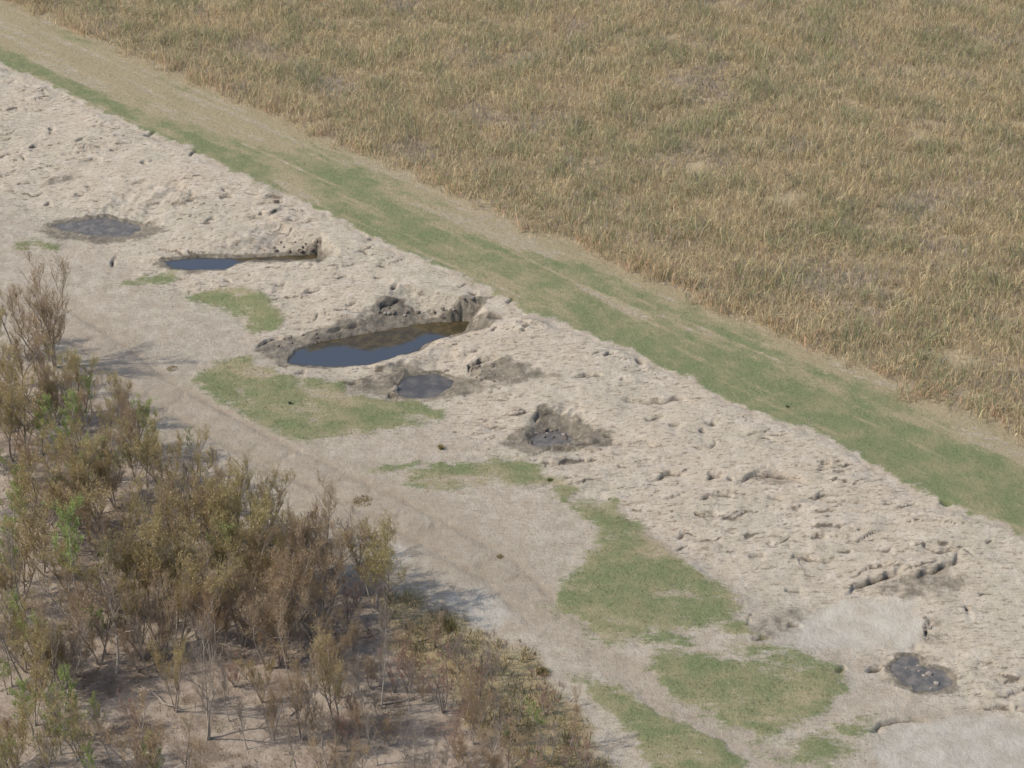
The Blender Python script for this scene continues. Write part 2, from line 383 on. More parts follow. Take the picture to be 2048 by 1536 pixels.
# ------------------------------------------------------------------ materials
class NT:
    def __init__(self, name):
        self.m = bpy.data.materials.new(name); self.m.use_nodes = True
        self.t = self.m.node_tree; self.t.nodes.clear()
        self.out = self.t.nodes.new('ShaderNodeOutputMaterial')
        self.b = self.t.nodes.new('ShaderNodeBsdfPrincipled')
        self.t.links.new(self.b.outputs[0], self.out.inputs[0])
        self.geo = self.t.nodes.new('ShaderNodeNewGeometry').outputs['Position']
    def link(self, a, b): self.t.links.new(a, b)
    def attr(self, n, col=False):
        a = self.t.nodes.new('ShaderNodeAttribute'); a.attribute_name = n
        return a.outputs['Color' if col else 'Fac']
    def scaled(self, sx, sy, sz, rot=0.0):
        mp = self.t.nodes.new('ShaderNodeMapping'); mp.inputs['Scale'].default_value = (sx, sy, sz)
        mp.inputs['Rotation'].default_value = (0, 0, rot)
        self.link(self.geo, mp.inputs['Vector']); return mp.outputs[0]
    def noise(self, s, detail=5, rough=0.6, vec=None):
        n = self.t.nodes.new('ShaderNodeTexNoise'); n.inputs['Scale'].default_value = s
        n.inputs['Detail'].default_value = detail; n.inputs['Roughness'].default_value = rough
        self.link(vec or self.geo, n.inputs['Vector']); return n.outputs['Fac']
    def voro(self, s, feature='F1', vec=None):
        n = self.t.nodes.new('ShaderNodeTexVoronoi'); n.inputs['Scale'].default_value = s; n.feature = feature
        self.link(vec or self.geo, n.inputs['Vector']); return n.outputs['Distance']
    def ramp(self, fac, a, b, lo=0.0, hi=1.0):
        n = self.t.nodes.new('ShaderNodeMapRange'); n.interpolation_type = 'SMOOTHSTEP'
        n.inputs['From Min'].default_value = a; n.inputs['From Max'].default_value = b
        n.inputs['To Min'].default_value = lo; n.inputs['To Max'].default_value = hi
        self.link(fac, n.inputs['Value']); return n.outputs[0]
    def math(self, op, a, b=None, clamp=False):
        n = self.t.nodes.new('ShaderNodeMath'); n.operation = op; n.use_clamp = clamp
        for i, v in enumerate((a, b)):
            if v is None: continue
            if isinstance(v, (int, float)): n.inputs[i].default_value = v
            else: self.link(v, n.inputs[i])
        return n.outputs[0]
    def mix(self, fac, a, b, mode='MIX'):
        n = self.t.nodes.new('ShaderNodeMix'); n.data_type = 'RGBA'; n.blend_type = mode
        for s, v in ((n.inputs[0], fac), (n.inputs[6], a), (n.inputs[7], b)):
            if isinstance(v, tuple): s.default_value = (*v, 1)
            elif isinstance(v, (int, float)): s.default_value = v
            else: self.link(v, s)
        return n.outputs[2]
    def color(self, c):
        if isinstance(c, tuple): self.b.inputs['Base Color'].default_value = (*c, 1)
        else: self.link(c, self.b.inputs['Base Color'])
    def rough(self, r):
        if isinstance(r, (int, float)): self.b.inputs['Roughness'].default_value = r
        else: self.link(r, self.b.inputs['Roughness'])
    def bump(self, h, dist, strength=1.0):
        n = self.t.nodes.new('ShaderNodeBump'); n.inputs['Distance'].default_value = dist; n.inputs['Strength'].default_value = strength
        self.link(h, n.inputs['Height']); self.link(n.outputs[0], self.b.inputs['Normal'])

def ground_material():
    m = NT('clay_and_turf')
    big = m.noise(0.28, 4); mid = m.noise(1.6, 6, .65); fine = m.noise(9.0, 6, .7)
    strk = m.noise(1.0, 6, .65, m.scaled(0.9, 3.2, 2.0, 0.15))
    soil = m.mix(m.ramp(big, .35, .65), (.358, .302, .226), (.324, .288, .216))
    soil = m.mix(m.ramp(mid, .42, .70), soil, (.405, .35, .277))
    soil = m.mix(m.ramp(strk, .55, .78, 0, .7), soil, (.22, .168, .122))
    flk = m.noise(1.0, 5, .65, m.scaled(3.2, 8.5, 6.0, 0.12)); flk2 = m.noise(1.0, 4, .6, m.scaled(7.0, 17.0, 12.0, -0.08))
    soil = m.mix(m.ramp(flk, .53, .66, 0, .85), soil, (.180, .140, .102))
    soil = m.mix(m.ramp(flk2, .57, .68, 0, .75), soil, (.14, .108, .08))
    soil = m.mix(m.ramp(flk, .30, .44, .7, 0), soil, (.46, .395, .32))
    soil = m.mix(m.ramp(m.noise(.7, 6), .58, .75, 0, .5), soil, (.27, .25, .20))
    soil = m.mix(m.ramp(fine, .55, .75, 0, .55), soil, (.24, .185, .135))
    soil = m.mix(m.ramp(fine, .25, .42, .5, 0), soil, (.43, .365, .30))
    soil = m.mix(m.ramp(m.attr('tone'), .46, .22, 0, .45), soil, (.235, .185, .138))
    soil = m.mix(m.ramp(m.attr('tone'), .52, .75, 0, .5), soil, (.42, .365, .29))
    flat = m.mix(m.ramp(mid, .35, .65), (.262, .213, .156), (.348, .300, .230))
    soil = m.mix(m.ramp(m.attr('slope'), .2, .9, .55, 0), soil, flat)
    road = m.mix(m.ramp(m.noise(2.4, 6), .35, .7), (.238, .190, .136), (.295, .245, .180))
    c = m.mix(m.math('MULTIPLY', m.attr('road'), m.ramp(m.noise(.9, 6), .3, .62, .5, 1.0)), soil, road)
    siltc = m.mix(m.ramp(mid, .35, .7), (.335, .302, .248), (.385, .35, .29))
    c = m.mix(m.math('MULTIPLY', m.attr('silt'), m.ramp(mid, .25, .6, .35, .85)), c, siltc)
    lit = m.mix(m.ramp(m.noise(3.0, 7, .7), .35, .65), (.22, .168, .122), (.34, .275, .21))
    lit = m.mix(m.ramp(m.noise(.9, 5), .48, .62, 0, .8), lit, (.155, .118, .086))
    c = m.mix(m.math('MULTIPLY', m.attr('litter'), m.ramp(m.noise(.45, 5), .3, .6, .55, 1.0)), c, lit)
    rk = m.mix(m.ramp(m.noise(2.0, 6), .4, .65), (.29, .22, .105), (.21, .18, .085))
    c = m.mix(m.math('MULTIPLY', m.attr('rank'), .75), c, rk)
    # damp clay, then broken edges whose overhang shade is painted as dark soil
    wetc = m.mix(m.ramp(m.noise(2.2, 6, .7), .35, .65), (.105, .089, .064), (.20, .168, .122))
    wetc = m.mix(m.ramp(m.noise(4.0, 7, .7), .54, .66, 0, .75), wetc, (.30, .25, .19))
    c = m.mix(m.ramp(m.math('ADD', m.attr('wet'), m.math('MULTIPLY', m.math('SUBTRACT', m.noise(2.6, 8, .72), .5), 1.1)), .18, .62), c, wetc)
    c = m.mix(m.ramp(m.math('ADD', m.attr('crack_shade'), m.math('MULTIPLY', m.math('SUBTRACT', fine, .5), .7)), .28, .85, 0, .85), c, (.080, .064, .048))
    # turf
    gn = m.noise(0.9, 5); gf = m.noise(14.0, 4, .7)
    green = m.mix(m.ramp(gf, .35, .65), (.105, .130, .052), (.155, .170, .076))
    green = m.mix(m.ramp(gn, .4, .7), green, (.205, .185, .095))
    straw = m.mix(m.ramp(gf, .35, .65), (.225, .185, .10), (.305, .25, .148))
    gs3 = m.noise(1.0, 7, .7, m.scaled(2.4, 5.5, 2.0, .05))
    turf = m.mix(m.ramp(m.math('ADD', m.attr('dry'), m.math('MULTIPLY', m.math('SUBTRACT', gs3, .5), 1.3)), .12, .95), green, straw)
    gs = m.noise(1.0, 8, .72, m.scaled(1.6, 4.2, 2.0, .05)); gs2 = m.noise(5.0, 6, .7, m.scaled(.8, 1.7, 1.0, .05))
    gfac = m.ramp(m.math('ADD', m.attr('grass'), m.math('ADD', m.math('MULTIPLY', m.math('SUBTRACT', gs, .5), 1.5), m.math('MULTIPLY', m.math('SUBTRACT', gs2, .5), 1.1))), .26, .80, 0, .95)
    c = m.mix(gfac, c, turf)
    thatch = m.mix(m.ramp(fine, .35, .65), (.27, .215, .13), (.38, .305, .19))
    c = m.mix(m.attr('field'), c, thatch)
    m.color(c)
    m.rough(m.ramp(m.attr('wet'), .5, 1.0, .95, .5))
    m.b.inputs['Specular IOR Level'].default_value = 0.25
    h = m.math('ADD', m.math('MULTIPLY', m.noise(5.0, 8, .65), 1.0), m.math('MULTIPLY', m.noise(16.0, 6, .7), .5))
    m.bump(h, 0.10, 0.8)
    return m.m

gi = np.arange(len(gx) * len(gy)).reshape(len(gy), len(gx))
quads = np.stack([gi[:-1, :-1], gi[:-1, 1:], gi[1:, 1:], gi[1:, :-1]], -1).reshape(-1, 4)
gm = mesh_np('ground', np.stack([X, Y, Z], -1).reshape(-1, 3), [quads], ground_material(),
             {k: a.ravel() for k, a in dict(grass=grass, dry=dry, wet=wet, road=road, silt=silt, litter=litter, rank=rank, field=fieldm, crack_shade=np.clip(crack_shade, 0, 1), slope=slope_zone, tone=.5 + tone).items()}, smooth=True)
ground = bpy.data.objects.new('ground', gm)
COL.objects.link(ground)
ground['kind'] = 'structure'

def sample(a, x, y):
    x = np.asarray(x, float); y = np.asarray(y, float)
    j = np.clip(np.searchsorted(gx, x) - 1, 0, len(gx) - 2); i = np.clip(np.searchsorted(gy, y) - 1, 0, len(gy) - 2)
    fx = np.clip((x - gx[j]) / (gx[j + 1] - gx[j]), 0, 1); fy = np.clip((y - gy[i]) / (gy[i + 1] - gy[i]), 0, 1)
    return (a[i, j] * (1 - fx) + a[i, j + 1] * fx) * (1 - fy) + (a[i + 1, j] * (1 - fx) + a[i + 1, j + 1] * fx) * fy
def spot(px, py):
    """where the sight line of a photo pixel meets the finished ground"""
    d = ray(px, py)
    t = np.linspace(40, 135, 1600)
    P = d[None] / np.linalg.norm(d) * t[:, None] + np.array([0, 0, CAMH])
    k = np.argmax(P[:, 2] < sample(Z, P[:, 0], P[:, 1]))
    p = P[k]; return np.array([p[0], p[1], float(sample(Z, p[0], p[1]))])

# ------------------------------------------------------------------ water
def water_material(murky):
    m = NT(('clear_pond_water', 'muddy_pond_water', 'liquid_mud')[murky])
    if murky == 0:
        m.color(m.mix(m.attr('reflect_shallow'), (.042, .046, .051), m.mix(m.ramp(m.noise(2.2, 5), .4, .62), (.045, .036, .020), (.075, .057, .028)))); m.rough(.02); dist = .004
        m.link(m.ramp(m.attr('reflect_shallow'), 0, 1, .5, .12), m.b.inputs['Specular IOR Level'])  # less sky glint where the bank reflection is painted brown
    elif murky == 1:
        m.color(m.mix(m.ramp(m.noise(1.5, 4), .4, .65), (.060, .053, .044), (.11, .094, .072))); m.rough(m.ramp(m.noise(1.1, 4), .4, .6, .04, .25)); dist = .006
    else:
        m.color(m.mix(m.ramp(m.noise(3.0, 6, .7), .4, .65), (.075, .070, .064), (.145, .128, .108))); m.rough(.6); dist = .012
    m.b.inputs['IOR'].default_value = (1.6, 1.5, 1.4)[murky]
    m.bump(m.noise(7.0, 3), dist, 0.35)
    return m.m
WM = [water_material(k) for k in range(3)]
BANK_REFLECT = [[(600, 690), (720, 660), (800, 640), (935, 630), (990, 640), (960, 664), (900, 676), (858, 670), (800, 692), (740, 704), (690, 692), (620, 704)],  # where the brown reflection of the bank is painted into the water colour
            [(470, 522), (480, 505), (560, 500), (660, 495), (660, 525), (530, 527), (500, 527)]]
for poly, zw, murky in pond_info:
    lo = poly.min(0) - .25; hi = poly.max(0) + .25
    ax = np.linspace(lo[0], hi[0], int((hi[0] - lo[0]) / .09) + 2); ay = np.linspace(lo[1], hi[1], int((hi[1] - lo[1]) / .09) + 2)
    wx, wy = np.meshgrid(ax, ay)
    d = signed_dist(wx, wy, poly, 1.0)
    idx = np.arange(wx.size).reshape(wx.shape)
    q = np.stack([idx[:-1, :-1], idx[:-1, 1:], idx[1:, 1:], idx[1:, :-1]], -1).reshape(-1, 4)
    q = q[d.ravel()[q].max(1) > -.16]
    us, inv = np.unique(q, return_inverse=True)
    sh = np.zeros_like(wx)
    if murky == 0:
        for pts in BANK_REFLECT: sh = np.maximum(sh, sstep(-.12, .22, signed_dist(wx, wy, poly_xy(pts, zw), 1.5) + .12 * fbm(wx, wy, .8, 3, 171)))
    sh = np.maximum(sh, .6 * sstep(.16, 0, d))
    v = np.stack([wx, wy, np.full(wx.shape, zw)], -1).reshape(-1, 3)[us]
    me = mesh_np('pond_water', v, [inv.reshape(-1, 4)], WM[murky], {'reflect_shallow': sh.ravel()[us]})
    o = bpy.data.objects.new('pond_water', me); COL.objects.link(o); o['kind'] = 'structure'

# ------------------------------------------------------------------ grasses (countless, so each kind is one object)
def blade_material(name, trans=0.25):
    m = NT(name)
    m.color(m.attr('tint', True)); m.rough(.75)
    m.b.inputs['Specular IOR Level'].default_value = 0.2
    tr = m.t.nodes.new('ShaderNodeBsdfTranslucent'); m.link(m.attr('tint', True), tr.inputs[0])
    mx = m.t.nodes.new('ShaderNodeMixShader'); mx.inputs[0].default_value = trans
    m.link(m.b.outputs[0], mx.inputs[1]); m.link(tr.outputs[0], mx.inputs[2]); m.link(mx.outputs[0], m.out.inputs[0])
    return m.m
BLADE = blade_material('grass_blade', .45)

def blades(x, y, z, h, w, lean, tint, r):
    """tapered bent blades, five vertices each"""
    n = len(x)
    yaw = r.uniform(0, 2 * np.pi, n); la = r.uniform(0, 2 * np.pi, n); ln = lean * r.uniform(.2, 1.3, n) * h
    wx = np.cos(yaw) * w * .5; wy = np.sin(yaw) * w * .5
    v = np.empty((n, 5, 3), np.float32)
    mx = x + np.cos(la) * ln * .35; my = y + np.sin(la) * ln * .35; mz = z + h * .55
    v[:, 0] = np.stack([x - wx, y - wy, z - .02], -1); v[:, 1] = np.stack([x + wx, y + wy, z - .02], -1)
    v[:, 2] = np.stack([mx + wx * .9, my + wy * .9, mz], -1); v[:, 3] = np.stack([mx - wx * .9, my - wy * .9, mz], -1)
    v[:, 4] = np.stack([x + np.cos(la) * ln, y + np.sin(la) * ln, z + h * np.sqrt(np.clip(1 - (ln / h) ** 2, .15, 1))], -1)
    b = np.arange(n) * 5
    q = np.stack([b, b + 1, b + 2, b + 3], -1); t = np.stack([b + 3, b + 2, b + 4], -1)
    return v.reshape(-1, 3), q, t, np.repeat(tint, 5, 0)
def grass_object(name, parts, label):
    vs, qs, ts, cs = [], [], [], []; off = 0
    for v, q, t, c in parts:
        vs.append(v); qs.append(q + off); ts.append(t + off); cs.append(c); off += len(v)
    me = mesh_np(name, np.concatenate(vs), [np.concatenate(qs), np.concatenate(ts)], BLADE, {'tint': np.concatenate(cs)})
    o = bpy.data.objects.new(name, me); COL.objects.link(o)
    o['kind'] = 'stuff'; o['label'] = label
    return o
def in_view(x, y, marg=3.0):
    """a generous plan of the area around the view"""
    hw = (1024 / F) * np.hypot(y, CAMH) + marg
    return (np.abs(x) < hw) & (y > 43.0) & (y < 113.0)

def lerp(a, b, t): return a + (b - a) * t[:, None]
r = np.random.default_rng(21)
# tall reeds of the field
N = 840000
fx_ = r.uniform(-35, 36, N); fy_ = r.uniform(50, 114, N)
vv = across(fx_, fy_); uu = along(fx_, fy_)
clump = noise(fx_, fy_, 0.35, 131) + .5 * noise(fx_, fy_, 0.9, 133)
gap = fbm(fx_, fy_, 3.5, 4, 137)
edge = vv + 0.5 * fbm(uu, vv, 2.5, 3, 91) + 0.35 * fbm(fx_, fy_, 0.9, 2, 139)
keep = (edge > 5.2 + r.uniform(-.3, .5, N)) & in_view(fx_, fy_) & (clump > -0.28 + r.uniform(-.2, .1, N)) & (gap > -1.15 + r.uniform(-.35, .35, N))
for spx, spy, rad in ((1905, 722, 1.0), (1925, 790, .6), (1832, 275, .8), (1575, 398, .9), (1395, 335, .8)):
    q = ground_at(spx, spy); dq = np.hypot(fx_ - q[0], (fy_ - q[1]) * .8) / rad + .5 * noise(fx_, fy_, .5, 155)
    keep &= dq > r.uniform(.2, 1.1, N); clump = clump - .5 * np.exp(-dq ** 2)
fx_, fy_, vv, uu, gap, edge, clump = (a[keep] for a in (fx_, fy_, vv, uu, gap, edge, clump))
n = len(fx_); pick = r.uniform(0, 1, n)
patch = fbm(fx_, fy_, 6.0, 4, 141); patch2 = fbm(fx_, fy_, 2.2, 4, 143); purp = fbm(fx_, fy_, 4.0, 3, 147)
STRAW = np.array([.70, .575, .335]); TAN = np.array([.55, .435, .262]); OLIVE = np.array([.315, .32, .165]); BROWN = np.array([.37, .295, .21]); GREY = np.array([.42, .355, .295]); RUST = np.array([.62, .42, .255])
tint = np.tile(TAN, (n, 1))
tint = np.where((pick < .34 + .12 * patch)[:, None], STRAW, tint)
tint = np.where((r.uniform(0, 1, n) < .33 + .36 * patch2 - .18 * patch)[:, None], OLIVE, tint)
tint = np.where((r.uniform(0, 1, n) < np.clip(.06 + .7 * (purp - .3), .04, .6))[:, None], GREY, tint)
tint = np.where((r.uniform(0, 1, n) < .14 + .25 * np.clip(gap * -.6, 0, 1))[:, None], BROWN, tint)
tint = np.where((r.uniform(0, 1, n) < .10 * sstep(.1, .6, fbm(fx_, fy_, 1.6, 3, 149)) + .5 * sstep(-.3, .4, patch2) * np.exp(-np.maximum(edge - 5.3, 0) / 1.3))[:, None], RUST, tint)
tint = tint * r.uniform(.75, 1.2, (n, 1))
hh = (0.54 + .16 * patch2 + .26 * clump + .08 * patch) * r.uniform(.6, 1.35, n) * np.clip(.82 + .3 * (edge - 5.2), .7, 1.0)
hh = np.clip(hh * np.where(purp > .6, .75, 1), .15, 1.4)
grass_object('reed_field', [blades(fx_, fy_, sample(Z, fx_, fy_), hh, r.uniform(.013, .032, n), .85, tint, r)],
             'tall straw and olive coloured dry reeds filling the field beyond the mown levee')
# mown turf of crest and patches
N = 520000
x = r.uniform(-35, 36, N); y = r.uniform(43, 114, N)
gm_ = sample(grass, x, y); k = (r.uniform(0, 1, N) < (gm_ * 1.15 - .05) * np.clip(.62 + .5 * fbm(x * .8, y * 1.6, .7, 4, 161), .03, 1)) & in_view(x, y)
x, y, gm_ = x[k], y[k], gm_[k]; n = len(x); dr = sample(dry, x, y)
c = np.where((r.uniform(0, 1, n) < np.clip(dr * 1.05, 0.04, .95))[:, None], np.array([.335, .275, .155]), np.array([.165, .190, .078]))
c = np.where((r.uniform(0, 1, n) < .12)[:, None], np.array([.20, .19, .085]), c) * r.uniform(.75, 1.2, (n, 1))
grass_object('mown_turf', [blades(x, y, sample(Z, x, y), r.uniform(.015, .05, n) * (1 + .7 * (sample(strip, x, y) < .1)), r.uniform(.011, .024, n), 1.1, c, r)],
             'short mown grass, green to straw, on levee crest and in patches below')
# straggling dry grass between thicket and track, and inside the thicket
N = 300000
x = r.uniform(-35, 20, N); y = r.uniform(43, 78, N)
pr = np.maximum(sample(rank, x, y) * .95, sample(litter, x, y) * .34 * (fbm(x, y, 1.6, 3, 151) > .05))
pr = pr * np.clip(.7 + fbm(x, y, .7, 3, 153), 0, 1.2) * (1 - sample(road, x, y))
k = (r.uniform(0, 1, N) < pr) & in_view(x, y)
x, y = x[k], y[k]; n = len(x); rk = sample(rank, x, y)
c = np.where((r.uniform(0, 1, n) < .45)[:, None], np.array([.34, .255, .120]), np.array([.225, .175, .085]))
c = np.where((r.uniform(0, 1, n) < .25)[:, None], np.array([.15, .145, .055]), c)
c = np.where((r.uniform(0, 1, n) < .22)[:, None], np.array([.20, .135, .085]), c) * r.uniform(.7, 1.2, (n, 1))
grass_object('dry_grass', [blades(x, y, sample(Z, x, y), r.uniform(.10, .34, n) * (.6 + .6 * rk), r.uniform(.012, .03, n), .8, c, r)],
             'straggling yellow brown grass and weeds between the thicket and the track')

# ------------------------------------------------------------------ trees
def bark_material(name, a, b):
    m = NT(name); oi = m.t.nodes.new('ShaderNodeObjectInfo').outputs['Random']
    c = m.mix(m.ramp(m.noise(9.0, 4, .6, m.scaled(1, 1, .3)), .35, .65), a, b)
    m.color(m.mix(m.math('MULTIPLY', oi, .35), c, (.10, .078, .06))); m.rough(.9)
    m.bump(m.noise(30, 3), .01); return m.m
def leaf_material(name, cols, trans=.4):
    m = NT(name); oi = m.t.nodes.new('ShaderNodeObjectInfo').outputs['Random']
    rnd = m.attr('rnd')
    c = m.mix(m.ramp(rnd, .15, .5), cols[0], cols[1]); c = m.mix(m.ramp(rnd, .55, .9), c, cols[2])
    c = m.mix(m.math('MULTIPLY', oi, .45), c, cols[3])
    m.color(c); m.rough(.7); m.b.inputs['Specular IOR Level'].default_value = .2
    tr = m.t.nodes.new('ShaderNodeBsdfTranslucent'); m.link(c, tr.inputs[0])
    mx = m.t.nodes.new('ShaderNodeMixShader'); mx.inputs[0].default_value = trans
    m.link(m.b.outputs[0], mx.inputs[1]); m.link(tr.outputs[0], mx.inputs[2]); m.link(mx.outputs[0], m.out.inputs[0])
    return m.m
BARK = {'dark': bark_material('brown_grey_bark', (.36, .295, .235), (.25, .20, .16)), 'pale': bark_material('pale_grey_bark', (.46, .40, .33), (.32, .27, .21))}
LEAF = {
    'olive': leaf_material('olive_brown_leaf', [(.43, .335, .165), (.46, .385, .18), (.38, .36, .135), (.46, .325, .19)]),
    'russet': leaf_material('russet_leaf', [(.48, .345, .205), (.44, .315, .185), (.52, .39, .225), (.44, .36, .255)]),
    'green': leaf_material('fresh_green_leaf', [(.28, .335, .115), (.34, .39, .145), (.225, .285, .09), (.34, .335, .125)]),
    'bare': leaf_material('withered_leaf', [(.42, .335, .26), (.36, .29, .225), (.48, .39, .305), (.38, .32, .26)]),
    'pink': leaf_material('reddish_twig_leaf', [(.44, .26, .195), (.37, .225, .165), (.48, .31, .23), (.38, .25, .19)]),
}
def tube(path, rad, sides):
    path = np.asarray(path, float); n = len(path)
    tan = np.gradient(path, axis=0); tan /= np.linalg.norm(tan, axis=1)[:, None] + 1e-9
    ref = np.where(np.abs(tan[:, 2:3]) > .9, np.array([[1., 0, 0]]), np.array([[0, 0, 1.]]))
    u = np.cross(tan, ref); u /= np.linalg.norm(u, axis=1)[:, None] + 1e-9; w = np.cross(tan, u)
    a = np.arange(sides) * 2 * np.pi / sides
    v = path[:, None] + (np.cos(a)[None, :, None] * u[:, None] + np.sin(a)[None, :, None] * w[:, None]) * np.asarray(rad)[:, None, None]
    i = np.arange(n - 1)[:, None] * sides; k = np.arange(sides)[None]; k2 = (k + 1) % sides
    f = np.stack([i + k, i + k2, i + sides + k2, i + sides + k], -1).reshape(-1, 4)
    return v.reshape(-1, 3), f
def branch(p, d, L, r, segs=5, wander=.18, up=.10):
    pts = [np.array(p, float)]; d = np.array(d, float)
    for _ in range(segs):
        d = d + r.normal(0, wander, 3); d[2] += up; d /= np.linalg.norm(d)
        pts.append(pts[-1] + d * L / segs)
    return np.array(pts)
def rot_dir(az, tilt): return np.array([math.cos(az) * math.sin(tilt), math.sin(az) * math.sin(tilt), math.cos(tilt)])

SPEC = {  # stems, limbs per stem, twigs per limb, leaves per twig, leaf length, limb tilt, first limb height, twig length, limb reach, bark
    'olive': dict(stems=(1, 3), limbs=17, twigs=9, leaves=9, ll=.070, tilt=.58, low=.28, tl=.50, reach=.36, bark='dark', twigr=.0055),
    'russet': dict(stems=(2, 4), limbs=14, twigs=11, leaves=6, ll=.060, tilt=.54, low=.18, tl=.55, reach=.37, bark='dark', twigr=.0055),
    'green': dict(stems=(1, 3), limbs=15, twigs=9, leaves=20, ll=.085, tilt=.78, low=.30, tl=.40, reach=.38, bark='pale', twigr=.0045),
    'bare': dict(stems=(1, 2), limbs=12, twigs=10, leaves=2, ll=.06, tilt=.52, low=.32, tl=.50, reach=.36, bark='pale', twigr=.0065),
    'pink': dict(stems=(3, 5), limbs=8, twigs=9, leaves=7, ll=.06, tilt=.60, low=.12, tl=.36, reach=.34, bark='dark', twigr=.005),
}
def tree_meshes(kind, seed, H=4.4):
    """trunk mesh and crown mesh of one tree H metres tall; the crown is twigs and many small leaves"""
    s = SPEC[kind]; r = np.random.default_rng(seed)
    tv, tf, cv, cf, lv, lr = [], [], [], [], [], []; to = co = 0
    def add_t(v, f):
        nonlocal to
        tv.append(v); tf.append(f + to); to += len(v)
    def add_c(v, f):
        nonlocal co
        cv.append(v); cf.append(f + co); co += len(v)
    ns = r.integers(s['stems'][0], s['stems'][1] + 1)
    for st in range(ns):
        hs = H * (1 if st == 0 else r.uniform(.65, .95))
        d0 = rot_dir(r.uniform(0, 6.28), r.uniform(.02, .10) if ns == 1 else r.uniform(.10, .34))
        path = branch((r.normal(0, .04), r.normal(0, .04), -.12), d0, hs, r, 9, .085, .03)
        r0 = (.050 if ns == 1 else .036) * hs / 4.4 * r.uniform(.85, 1.2)
        rad = np.linspace(1, .16, len(path)) ** .9 * r0; rad[0] *= 1.35
        add_t(*tube(path, rad, 6))
        nl = int(s['limbs'] * r.uniform(.85, 1.15) / (1 if ns == 1 else 1.35))
        az = r.uniform(0, 6.28)
        for k in range(nl):
            t = s['low'] + (0.97 - s['low']) * (k + r.uniform(0, 1)) / nl
            q = t * (len(path) - 1); i = min(int(q), len(path) - 2); p = path[i] + (path[i + 1] - path[i]) * (q - i)
            az += 2.4 + r.normal(0, .5)
            L = hs * s['reach'] * (1.15 - .75 * t) * r.uniform(.65, 1.25)
            lb = branch(p, rot_dir(az, s['tilt'] * r.uniform(.7, 1.3)), L, r, 5, .16, .12)
            lr0 = r0 * (1 - .8 * t) * .5 + .004
            add_t(*tube(lb, np.linspace(lr0, lr0 * .3, len(lb)), 4))
            for j in range(s['twigs']):
                tt = r.uniform(.18, 1.0) * (len(lb) - 1); i = min(int(tt), len(lb) - 2); p2 = lb[i] + (lb[i + 1] - lb[i]) * (tt - i)
                tw = branch(p2, rot_dir(r.uniform(0, 6.28), r.uniform(.10, .75)), s['tl'] * r.uniform(.55, 1.35), r, 3, .18, .16)
                add_c(*tube(tw, np.linspace(s['twigr'], s['twigr'] * .45, len(tw)), 3))
                for m_ in range(3 if s['leaves'] < 10 else 1):      # side shoots
                    b0 = tw[r.integers(1, 3)]
                    sh = branch(b0, rot_dir(r.uniform(0, 6.28), r.uniform(.2, .8)), s['tl'] * r.uniform(.25, .55), r, 2, .15, .15)
                    add_c(*tube(sh, np.linspace(s['twigr'] * .7, s['twigr'] * .4, len(sh)), 3))
                nlf = r.poisson(s['leaves'])
                dens = r.uniform(.4, 1.0)
                for m_ in range(nlf):
                    u = r.uniform(.1, 1.05) * 3; i = min(int(u), 2); b0 = tw[i] + (tw[i + 1] - tw[i]) * (u - i) + r.normal(0, .035, 3)
                    a = rot_dir(r.uniform(0, 6.28), r.uniform(.05, .9)); sd_ = np.cross(a, rot_dir(r.uniform(0, 6.28), 1.3)); sd_ /= np.linalg.norm(sd_) + 1e-6
                    l = s['ll'] * r.uniform(.6, 1.35); w = l * r.uniform(.13, .24)
                    lv.append(np.array([b0, b0 + a * l * .5 + sd_ * w, b0 + a * l, b0 + a * l * .5 - sd_ * w])); lr.append(np.clip(r.normal(.5, .22) , 0, 1))
    trunk = mesh_np(kind + '_trunk', np.concatenate(tv), [np.concatenate(tf)], BARK[s['bark']], smooth=True)
    nt = co
    allv = np.concatenate(cv + lv)
    lf = (nt + np.arange(len(lv) * 4)).reshape(-1, 4) if lv else np.zeros((0, 4), int)
    rn = np.concatenate([np.full(nt, .3), np.repeat(np.array(lr), 4)])
    crown = mesh_np(kind + '_crown', allv, [np.concatenate(cf), lf], LEAF[kind], {'rnd': rn})
    top = max(v[:, 2].max() for v in cv)
    return trunk, crown, float(top)
PROTO = {k: [tree_meshes(k, 100 * i + j) for j in range(4 if k in ('olive', 'russet') else 3)] for i, k in enumerate(SPEC)}
NAME = {'olive': 'olive_tree_shrub', 'russet': 'russet_shrub', 'green': 'green_sapling', 'bare': 'bare_sapling', 'pink': 'reddish_shrub'}
NAME['olive'] = 'feathery_sapling'
GROUP = {'olive': 'olive brown saplings of the thicket', 'russet': 'russet shrubs of the thicket', 'green': 'fresh green saplings of the thicket', 'bare': 'leafless saplings of the thicket', 'pink': 'reddish twiggy shrubs of the thicket'}
tcount = {}
tree_list = []
def plant(kind, base, h, label, r, fat=1.0, lean=0.0, group=None):
    i = tcount.get(kind, 0); tcount[kind] = i + 1
    tm, cm, top = PROTO[kind][i % len(PROTO[kind])]
    root = bpy.data.objects.new(NAME[kind], None); COL.objects.link(root)
    root.empty_display_size = .3
    sc = h / top
    root.location = base; root.scale = (sc * fat, sc * fat, sc)
    root.rotation_euler = (r.normal(0, .03), lean + r.normal(0, .03), r.uniform(0, 6.28))
    root['label'] = label; root['category'] = 'shrub' if kind in ('russet', 'pink') else 'sapling'; root['group'] = group or GROUP[kind]
    for nm, me in (('trunk', tm), ('crown', cm)):
        o = bpy.data.objects.new(nm, me); COL.objects.link(o); o.parent = root
    return root
def tree_height(px, base, top):
    p = spot(px, base); D = math.hypot(p[1], CAMH)
    el = math.atan2(CAMH, p[1])
    return p, (base - top) / F * D / math.cos(el)
